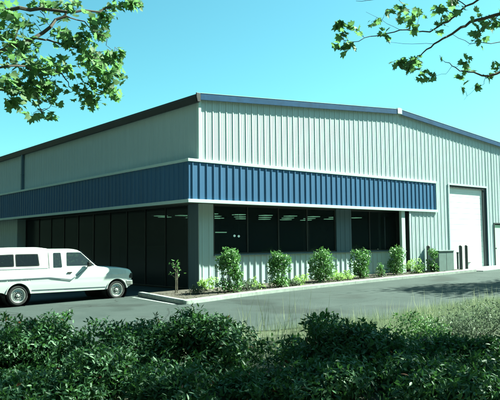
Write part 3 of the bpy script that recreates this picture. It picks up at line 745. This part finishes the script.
# foreground hedge: separate dark evergreen shrubs
HG = 'dark evergreen shrubs along the bottom of the view'
hedge = [(-12, 8.6, .86, .95, 6500, 'dark shrub cut by the left edge of the view'),
         (36, 8.9, 1.00, .86, 7500, 'rounded dark shrub in the lower left, below the parked truck'),
         (88, 7.6, .60, .8, 5000, 'low dark shrub filling the dip right of the lower-left shrub'),
         (130, 9.0, .92, .92, 7000, 'dark shrub between the lower-left shrub and the peaked one'),
         (20, 7.4, .42, .8, 4200, 'low dark bush at the very bottom left corner'),
         (202, 9.0, 1.03, .98, 9500, 'tall peaked dark shrub in front of the kerb corner'),
         (165, 7.5, .55, .8, 5000, 'low dark bush at the bottom under the peaked shrub'),
         (255, 7.9, .62, .72, 5000, 'low dark bush in the dip in front of the dry grass'),
         (316, 8.8, 1.03, .86, 8000, 'dark shrub with sharp upright shoots right of the grassy dip'),
         (330, 7.5, .58, .8, 5200, 'low bush with lit tips at the bottom centre right'),
         (372, 8.7, .90, .85, 7000, 'wide green shrub right of the upright-shoot shrub'),
         (412, 7.5, .52, .8, 4600, 'low bush with bright tips below the wide green shrub'),
         (435, 9.0, .84, .9, 6500, 'dark shrub in front of the weedy bank at the right'),
         (492, 8.6, .84, .95, 6500, 'darkest shrub in the bottom right corner'),
         (478, 7.3, .45, .9, 5000, 'low dark bush at the very bottom right corner')]
TOPS = [334, 318, 349, 324, 372, 316, 364, 370, 320, 362, 331, 364, 340, 345, 374]
for (px, dep, h, rw, n, lab), yt in zip(hedge, TOPS):
    h = 1.7 - (yt - 243) * dep / FPX - gz(at(px, 243, dep).x)
    p = ground_at(px, dep)
    keep_rng = rng; rng = np.random.default_rng(int(px * 7 + dep * 10) + 1200)
    shrub('hedge_shrub', lab, 'shrub', p, h, rw, int(n * 1.0), .078, M['hedgeleaf'], HG, shape=LEAF2, lumps=30, cone=True, lr=(.15, .30), z0=.0, stems=12,
          mats=[M['hedgeleaf'], M['redleaf']], redfrac=.006)
    rng = keep_rng
# dead twigs
for (a, b, lab) in (((228, 378), (255, 372), ''),): pass

# weeds and dry grass
def blades(name, lab, N, area, hmin, hmax, m, wid=1.0, lean_=.25):
    P = []
    while len(P) < N:
        x, y = area()
        P.append((x, y, gz(x) - .01))
    P = np.array(P); n = len(P); tip = rng.normal(0, lean_, (n, 3)); tip[:, 2] = 1
    nr = rng.normal(0, 1, (n, 3)); nr[:, 2] *= .2
    e = thing('tmp', 'x', 'x', (0, 0, 0)); o = leafmesh(name, m, e, P, nr, tip, rng.uniform(hmin, hmax, n), [(x * wid, y) for x, y in BLADE], fold=.02)
    o.parent = None; bpy.data.objects.remove(e); o.name = name; o['kind'] = 'stuff'; o['label'] = lab
    return o
def strip(xa, xb, wlo, whi, dens=None):
    def f():
        while True:
            x = rng.uniform(xa, xb); y = edge_y(x) + rng.uniform(wlo, whi)
            if dens is None or rng.uniform() < dens(x, y): return x, y
    return f
def patchy(x, y): return .5 + .5 * math.sin(x * 1.9 + 1.3 * math.sin(y * 2)) 
blades('grass', 'short dry green grass between the hedge and the asphalt', 34000, strip(-7.5, 6, -3.2, .12, lambda x, y: .25 + .75 * patchy(x, y)), .06, .24, M['grass'], .55)
blades('tall_weeds', 'taller pale weeds on the bank at the right', 11000, strip(-3.2, 5.5, -2.6, -.1, lambda x, y: min(1, .15 + .12 * (x + 3.2)) * patchy(x + 2, y)), .14, .36, M['grass'], .42)
blades('straw', 'thin straw coloured grass stalks rising over the asphalt edge', 260, strip(-6.8, 4.5, -1.6, .05, lambda x, y: patchy(x * 1.7, y * 2)), .28, .62, M['straw'], .2, .2)
blades('tall_stalks', 'long pale stalks in the dip of the hedge', 60, lambda: (lambda q: (q.x + rng.normal(0, .35), q.y + rng.normal(0, .35)))(ground_at(rng.uniform(243, 300), rng.uniform(10.2, 11.2))), .6, 1.15, M['straw'], .17, .22)

# weedy bush at the right, behind the hedge
for px, dep, h, rw, n, lab in ((480, 11.6, .62, .8, 2600, 'pale weedy bush at the right on the grassy bank'), (448, 11.2, .45, .6, 1500, 'smaller pale weedy bush on the bank behind the hedge'), (418, 10.6, .55, .6, 1800, 'green weed clump on the bank, left of the pale weedy bushes')):
    shrub('weed_bush', lab, 'bush', ground_at(px, dep), h, rw, n, .06, M['duskleaf' if px != 418 else 'shrubleaf'], 'weedy bushes on the grassy bank', shape=SLIM, lumps=14, z0=0, stems=6)

# ------------------------------------------------------------------ trees
def wiggle(pts, n, amp):
    out = []
    pts = [Vector(p) for p in pts]
    for a, b in zip(pts, pts[1:]):
        for k in range(n):
            t = k / n; v = a.lerp(b, t)
            if k: v += Vector(rng.normal(0, amp, 3))
            out.append(v)
    out.append(pts[-1]); return out
def branch(G, pts, r0, r1, n=4, amp=.03, sides=6):
    q = wiggle(pts, n, amp); G.tube(q, [r0 + (r1 - r0) * i / (len(q) - 1) for i in range(len(q))], sides); return q
def leaves_for(clumps, keepf=None):
    P = []; S = []
    for (c, r, n) in clumps:
        c = np.array(c); q = c + rng.normal(0, 1, (n, 3)) * np.array([r, r, r * .85]) * .5
        P.append(q)
    P = np.concatenate(P)
    if keepf is not None: P = np.array([p for p in P if keepf(p)])
    k = len(P); nr = rng.normal(0, .6, (k, 3)) + np.array([0.15, -.25, .75]); tip = rng.normal(0, .8, (k, 3)) + np.array([0, 0, -.5])
    return P, nr, tip, rng.uniform(.09, .18, k)

# left tree: its trunk stands outside the view on the left
tb = Vector((-14.2, -5.8, gz(-14.2)))
TL = thing('plane_tree', 'plane tree whose leafy boughs hang over the upper left of the view', 'tree', tb)
G = MB()
fork = tb + Vector((.3, -.2, 3.4))
G.tube([tb + Vector((0, 0, -.1)), tb + Vector((0, 0, .4)), tb + Vector((.12, -.05, 1.8)), fork, tb + Vector((.5, -.1, 5.2)), tb + Vector((.5, .2, 7.5))], [.24, .18, .16, .14, .10, .03], 12)
G.build('trunk', M['bark'], TL, smooth=True)
G = MB()
left_clumps = [ # px, py, depth, radius px, leaves
 (4, 14, 11.2, 15, 34), (8, 32, 11.6, 17, 46), (22, 46, 11.9, 15, 44), (5, 56, 11.3, 13, 26), (30, 22, 12.2, 10, 20), (44, 4, 12.0, 12, 26), (60, 6, 12.4, 12, 22), (78, 8, 12.0, 10, 14),
 (28, 64, 11.8, 14, 36), (45, 70, 12.0, 14, 34), (58, 66, 12.3, 9, 14), (6, 86, 11.3, 14, 42), (20, 88, 11.6, 14, 40), (36, 84, 11.9, 15, 46), (50, 88, 12.0, 12, 32), (14, 104, 11.4, 9, 14), (44, 98, 12.1, 10, 18),
 (32, 115, 11.7, 4, 4), (42, 113, 11.9, 6, 7), (51, 114, 12.0, 6, 7), (57, 104, 12.1, 6, 6),
 (62, 36, 12.4, 11, 24), (70, 44, 12.3, 11, 26), (84, 34, 12.6, 10, 20), (96, 22, 12.7, 11, 28), (106, 16, 12.8, 9, 20), (100, 34, 12.6, 10, 26), (84, 48, 12.4, 12, 30),
 (122, 4, 13.0, 9, 16), (132, 2, 13.0, 8, 15), (140, 4, 13.1, 5, 9), (112, 8, 12.9, 7, 10),
 (90, 62, 12.5, 13, 38), (104, 56, 12.7, 11, 26), (114, 58, 12.8, 10, 22), (120, 52, 12.9, 6, 9), (104, 72, 12.6, 13, 40), (118, 72, 12.8, 9, 24), (92, 84, 12.4, 13, 30), (106, 88, 12.6, 11, 28), (114, 94, 12.7, 7, 12), (80, 92, 12.3, 11, 18), (92, 102, 12.4, 8, 15), (84, 102, 12.3, 6, 9), (72, 76, 12.3, 7, 8), (70, 66, 12.3, 5, 6)]
cl = []
for (px, py, dep, r, n) in left_clumps:
    c = at(px, py, dep + rng.uniform(-.4, .4)); cl.append((c, r * 12 / FPX * 1.0, int(n * 1.25)))
# boughs
def bpath(*pts): return [at(*p) for p in pts]
E1 = at(-70, 60, 10.8)
main = [branch(G, [fork, at(-120, 30, 10.2), at(-20, 8, 11.5), at(30, 10, 11.9), at(75, 12, 12.3), at(118, 6, 12.9), at(138, 3, 13.1)], .06, .008),
        branch(G, [fork, at(-130, 70, 10.2), at(-30, 62, 11), at(34, 38, 12), at(66, 16, 12.4), at(78, 0, 12.5), at(90, -25, 12.6)], .06, .012),
        branch(G, [at(34, 38, 12), at(62, 44, 12.3), at(86, 52, 12.4), at(104, 66, 12.6), at(112, 86, 12.7)], .018, .005),
        branch(G, [at(-30, 62, 11), at(8, 66, 11.3), at(40, 72, 11.9), at(62, 74, 12.2), at(76, 92, 12.3), at(92, 102, 12.4)], .022, .005),
        branch(G, [fork, at(-130, 100, 10.2), at(-25, 92, 10.9), at(14, 90, 11.5), at(36, 96, 11.9), at(42, 112, 11.9)], .04, .004),
        branch(G, [at(15, 9, 11.8), at(18, 30, 11.7), at(10, 52, 11.5), at(22, 70, 11.6)], .014, .004),
        branch(G, [at(66, 16, 12.4), at(88, 26, 12.6), at(104, 36, 12.7), at(112, 50, 12.8)], .014, .004),
        branch(G, [at(40, 11, 12), at(48, 24, 12), at(60, 32, 12.3)], .008, .003)]
nodes = [q for m_ in main for q in m_]
for (c, r, n) in cl:
    c = Vector(c); near = min(nodes, key=lambda q: (q - c).length)
    branch(G, [near, near.lerp(c, .6) + Vector((0, 0, .04)), c], .007, .003, 3, .02, 5)
    for _ in range(max(1, n // 9)):
        e = c + Vector(rng.normal(0, r * .45, 3)); branch(G, [c, e], .003, .0015, 2, .01, 4)
# the rest of the crown, outside the view
extra = []
for _ in range(34):
    a = rng.uniform(0, 2 * math.pi); rr = 3.2 * math.sqrt(rng.uniform()); c = tb + Vector((rr * math.cos(a), rr * math.sin(a), rng.uniform(4.2, 8.5)))
    q = proj(c)
    if q[2] > 0 and -45 < q[0] < 545 and -45 < q[1] < 400: continue
    extra.append((c, .8, 60)); branch(G, [tb + Vector((.5, 0, min(7, c.z * .8))), c], .03, .008, 3, .06, 5)
G.build('branches', M['twig'], TL)
P, nr, tip, sz = leaves_for(cl)
P2, nr2, tip2, sz2 = leaves_for(extra, lambda p: not (-12 < proj(p)[0] < 512 and -12 < proj(p)[1] < 400 and proj(p)[2] > 0))
leafmesh('crown', M['planeleaf'], TL, np.concatenate([P, P2]), np.concatenate([nr, nr2]), np.concatenate([tip, tip2]), np.concatenate([sz, sz2]), PLANE)

# right tree: shades the hedge, its thin outer boughs enter the view at the upper right
tb = Vector((.6, -14.8, gz(.6)))
TR = thing('plane_tree', 'plane tree whose sparse outer twigs reach into the upper right of the view', 'tree', tb)
G = MB(); fork = tb + Vector((-.15, .1, 3.6))
G.tube([tb + Vector((0, 0, -.1)), tb + Vector((0, 0, .4)), tb + Vector((-.1, 0, 2)), fork, tb + Vector((-.2, .3, 6)), tb + Vector((-.1, .2, 9.2))], [.28, .2, .18, .16, .11, .03], 12)
G.build('trunk', M['bark'], TR, smooth=True)
G = MB()
right_clumps = [(339, 24, 11.0, 5, 9), (345, 33, 11.1, 6, 10), (352, 27, 11.1, 6, 8), (343, 48, 11.0, 4, 8), (349, 46, 11.1, 5, 6), (337, 44, 11, 3, 3), (357, 30, 11.2, 3, 3), (370, 26, 11.3, 4, 3), (378, 20, 11.3, 3, 2), (388, 10, 11.4, 3, 3), (385, 34, 11.3, 5, 8),
 (403, 8, 11.3, 6, 10), (406, 18, 11.4, 7, 13), (413, 24, 11.5, 7, 12), (420, 15, 11.5, 6, 7), (441, 8, 11.7, 6, 9), (444, 18, 11.7, 6, 8), (437, 24, 11.6, 5, 5), (455, 4, 11.8, 6, 6), (458, 10, 11.8, 5, 4), (476, 16, 12, 5, 3),
 (400, 64, 11.3, 7, 13), (409, 66, 11.4, 7, 10), (416, 62, 11.4, 7, 13), (418, 74, 11.5, 6, 8), (426, 74, 11.5, 6, 8), (433, 74, 11.5, 4, 4),
 (464, 62, 11.9, 6, 10), (468, 70, 11.9, 4, 4), (460, 78, 11.9, 3, 3), (462, 88, 11.9, 3, 3), (475, 87, 12.0, 4, 4), (487, 76, 12.1, 5, 5), (498, 68, 12.2, 6, 7), (480, 30, 12.0, 8, 8), (489, 24, 12.1, 9, 12), (497, 20, 12.2, 8, 9), (478, 42, 12.0, 5, 6), (474, 34, 12, 4, 4), (440, 57, 11.6, 2, 1), (431, 30, 11.6, 2, 1)]
cl = [(at(px, py, dep + rng.uniform(-.25, .25)), r * 11.5 / FPX, int(n * 1.0)) for (px, py, dep, r, n) in right_clumps]
main = [branch(G, [fork, at(640, -10, 11.8), at(540, 4, 12.2), at(500, 14, 12.1), at(470, 22, 11.9), at(452, 34, 11.7), at(434, 44, 11.5), at(420, 56, 11.4), at(408, 64, 11.35)], .05, .004, 4, .015),
        branch(G, [at(540, 4, 12.2), at(492, -6, 12.1), at(466, 6, 11.9), at(448, 22, 11.7), at(430, 32, 11.5), at(400, 30, 11.4), at(376, 36, 11.3), at(352, 42, 11.1), at(344, 40, 11)], .022, .003, 4, .015),
        branch(G, [at(400, 30, 11.4), at(382, 20, 11.3), at(366, 12, 11.2)], .004, .002, 3, .01),
        branch(G, [at(434, 44, 11.5), at(412, 44, 11.4), at(386, 42, 11.3)], .004, .002, 3, .01),
        branch(G, [fork, at(640, 60, 11.8), at(530, 66, 12.3), at(500, 72, 12.2), at(486, 76, 12.1), at(468, 72, 11.9), at(452, 66, 11.8), at(440, 58, 11.6)], .04, .003, 4, .015),
        branch(G, [at(486, 76, 12.1), at(484, 84, 12.1), at(474, 90, 12), at(464, 100, 11.9)], .005, .002, 3, .008),
        branch(G, [at(452, 66, 11.8), at(446, 74, 11.7), at(432, 76, 11.5)], .004, .002, 3, .008),
        branch(G, [at(500, 14, 12.1), at(486, 26, 12.0), at(474, 40, 12), at(468, 46, 11.9)], .007, .002, 3, .01),
        branch(G, [at(452, 34, 11.7), at(470, 44, 11.9), at(500, 42, 12.2), at(540, 44, 12.3)], .004, .01, 3, .01),
        branch(G, [at(420, -14, 11.4), at(408, -8, 11.3), at(372, 0, 11.2), at(356, 1, 11.1)], .008, .003, 3, .01),
        branch(G, [at(466, 6, 11.9), at(455, -2, 11.8), at(445, -20, 11.7)], .01, .01, 3, .01)]
nodes = [q for m_ in main for q in m_]
for (c, r, n) in cl:
    c = Vector(c); near = min(nodes, key=lambda q: (q - c).length)
    branch(G, [near, near.lerp(c, .6) + Vector((0, 0, .03)), c], .0045, .002, 3, .012, 4)
extra = []
cc = Vector((.2, -13.6, 8.0))
for _ in range(62):
    u = Vector(unit(1)[0]) * rng.uniform(.35, 1); c = cc + Vector((u.x * 5.2, u.y * 3.4, u.z * 1.9))
    q = proj(c)
    if q[2] > 0 and -30 < q[0] < 550 and q[1] > -40: continue
    extra.append((c, .8, 44))
    if rng.uniform() < .5: branch(G, [tb + Vector((-.1, .1, rng.uniform(4.5, 8))), c.lerp(tb + Vector((0, 0, 7)), .4), c], .035, .008, 3, .06, 5)
for _ in range(34):  # unseen crown clumps added to shade the lower right of the hedge
    u = Vector(unit(1)[0]) * rng.uniform(.2, 1); c = Vector((2.0, -15.6, 7.6)) + Vector((u.x * 2.6, u.y * 2.0, u.z * 1.4)); extra.append((c, .8, 46))
    branch(G, [tb + Vector((-.1, .1, rng.uniform(4.5, 8))), c], .03, .008, 3, .06, 5)
G.build('branches', M['twig'], TR)
outside = lambda p: not (-12 < proj(p)[0] < 512 and -12 < proj(p)[1] < 400 and proj(p)[2] > 0)
P, nr, tip, sz = leaves_for(cl)
P2, nr2, tip2, sz2 = leaves_for(extra, outside)
leafmesh('crown', M['planeleaf'], TR, np.concatenate([P, P2]), np.concatenate([nr, nr2]), np.concatenate([tip, tip2]), np.concatenate([sz, sz2]), PLANE)

# street tree further right: only its shadow falls into the view
tb = Vector((15.2, -8.6, gz(15)))
TS = thing('street_tree', 'tree standing out of view at the right, its shadow lying across the asphalt', 'tree', tb)
MB().tube([tb + Vector((0, 0, -.1)), tb + Vector((0, 0, 3)), tb + Vector((.1, 0, 8.5))], [.2, .15, .04], 10).build('trunk', M['bark'], TS, smooth=True)
ex = []; G = MB()
for _ in range(60):
    u = Vector(unit(1)[0]) * rng.uniform(.3, 1); c = tb + Vector((u.x * 3.2, u.y * 2.3, 7.6 + u.z * 2.2)); ex.append((c, .8, 55))
    branch(G, [tb + Vector((0, 0, rng.uniform(4.5, 7.5))), c], .03, .008, 3, .05, 5)
G.build('branches', M['twig'], TS)
P, nr, tip, sz = leaves_for(ex, outside)
leafmesh('crown', M['planeleaf'], TS, P, nr, tip, sz, PLANE)

# woodland left and behind the view, added unseen to darken side wall and glass
e = thing('tmp', 'x', 'x', (0, 0, 0)); P = []
def wood_pts(n, fx):
    for _ in range(n): P.append(fx())
cs = [(-22.5 + rng.normal(0, .8), y + rng.normal(0, 1.5)) for y in np.arange(-44, 150, 4.5)] + [(x + rng.normal(0, 1.5), -44 + rng.normal(0, 2)) for x in np.arange(-26, 175, 4.5)]
for (cx, cy) in cs:
    H = rng.uniform(27, 33) if cx < -20 else rng.uniform(25, 31); n = 4600 if cx < -20 else 1500
    a = rng.uniform(0, 2 * math.pi, n); z = H * rng.uniform(0, 1, n) ** 1.0; rad = 3.9 * np.sqrt(np.clip(1.04 - (z / H) ** 2.5, 0, 1)) * rng.uniform(.72, 1.08, n) * (1 + .15 * np.sin(z * 1.3 + a * 2 + cx))
    P.append(np.stack([cx + rad * np.cos(a), cy + rad * np.sin(a), z], 1))
P = np.concatenate(P); P[:, 2] = np.maximum(P[:, 2], .1)
o = leafmesh('shade_trees', M['shadeleaf'], e, P, rng.normal(0, 1, (len(P), 3)), rng.normal(0, 1, (len(P), 3)), rng.uniform(.4, .62, len(P)), SLIM)
o.parent = None; bpy.data.objects.remove(e); o.name = 'shade_trees'; o['kind'] = 'stuff'; o['label'] = 'unseen belt of trees added to shade the side wall and darken the windows'

core = []  # solid core added inside the unseen trees to block more sky light
for (line, ax) in ((cs[:44], 'y'), (cs[44:], 'x')):
    for (x, y) in line: 
        H = (25 if ax == 'y' else 23) + 3 * math.sin(x * .7 + y * .9) + 2 * math.sin(x * .31 - y * .4); t = 2.1 + .4 * math.sin(y + x)
        sec = [(-1, 0), (-1.05, .3), (-.95, .6), (-.6, .88), (0, 1), (.6, .87), (.95, .6), (1.05, .3), (1, 0)]
        core.append((ax, [(x + u * t, y, v * H) if ax == 'y' else (x, y + u * t, v * H) for u, v in sec]))
G = MB(); G.rings([c for a, c in core if a == 'y']); G.rings([c for a, c in core if a == 'x'])
q = G.build('shade_tree_core', M['shadeleaf'], kind='stuff', smooth=True); q['label'] = 'solid dark core added inside the unseen tree belt to block sky light'
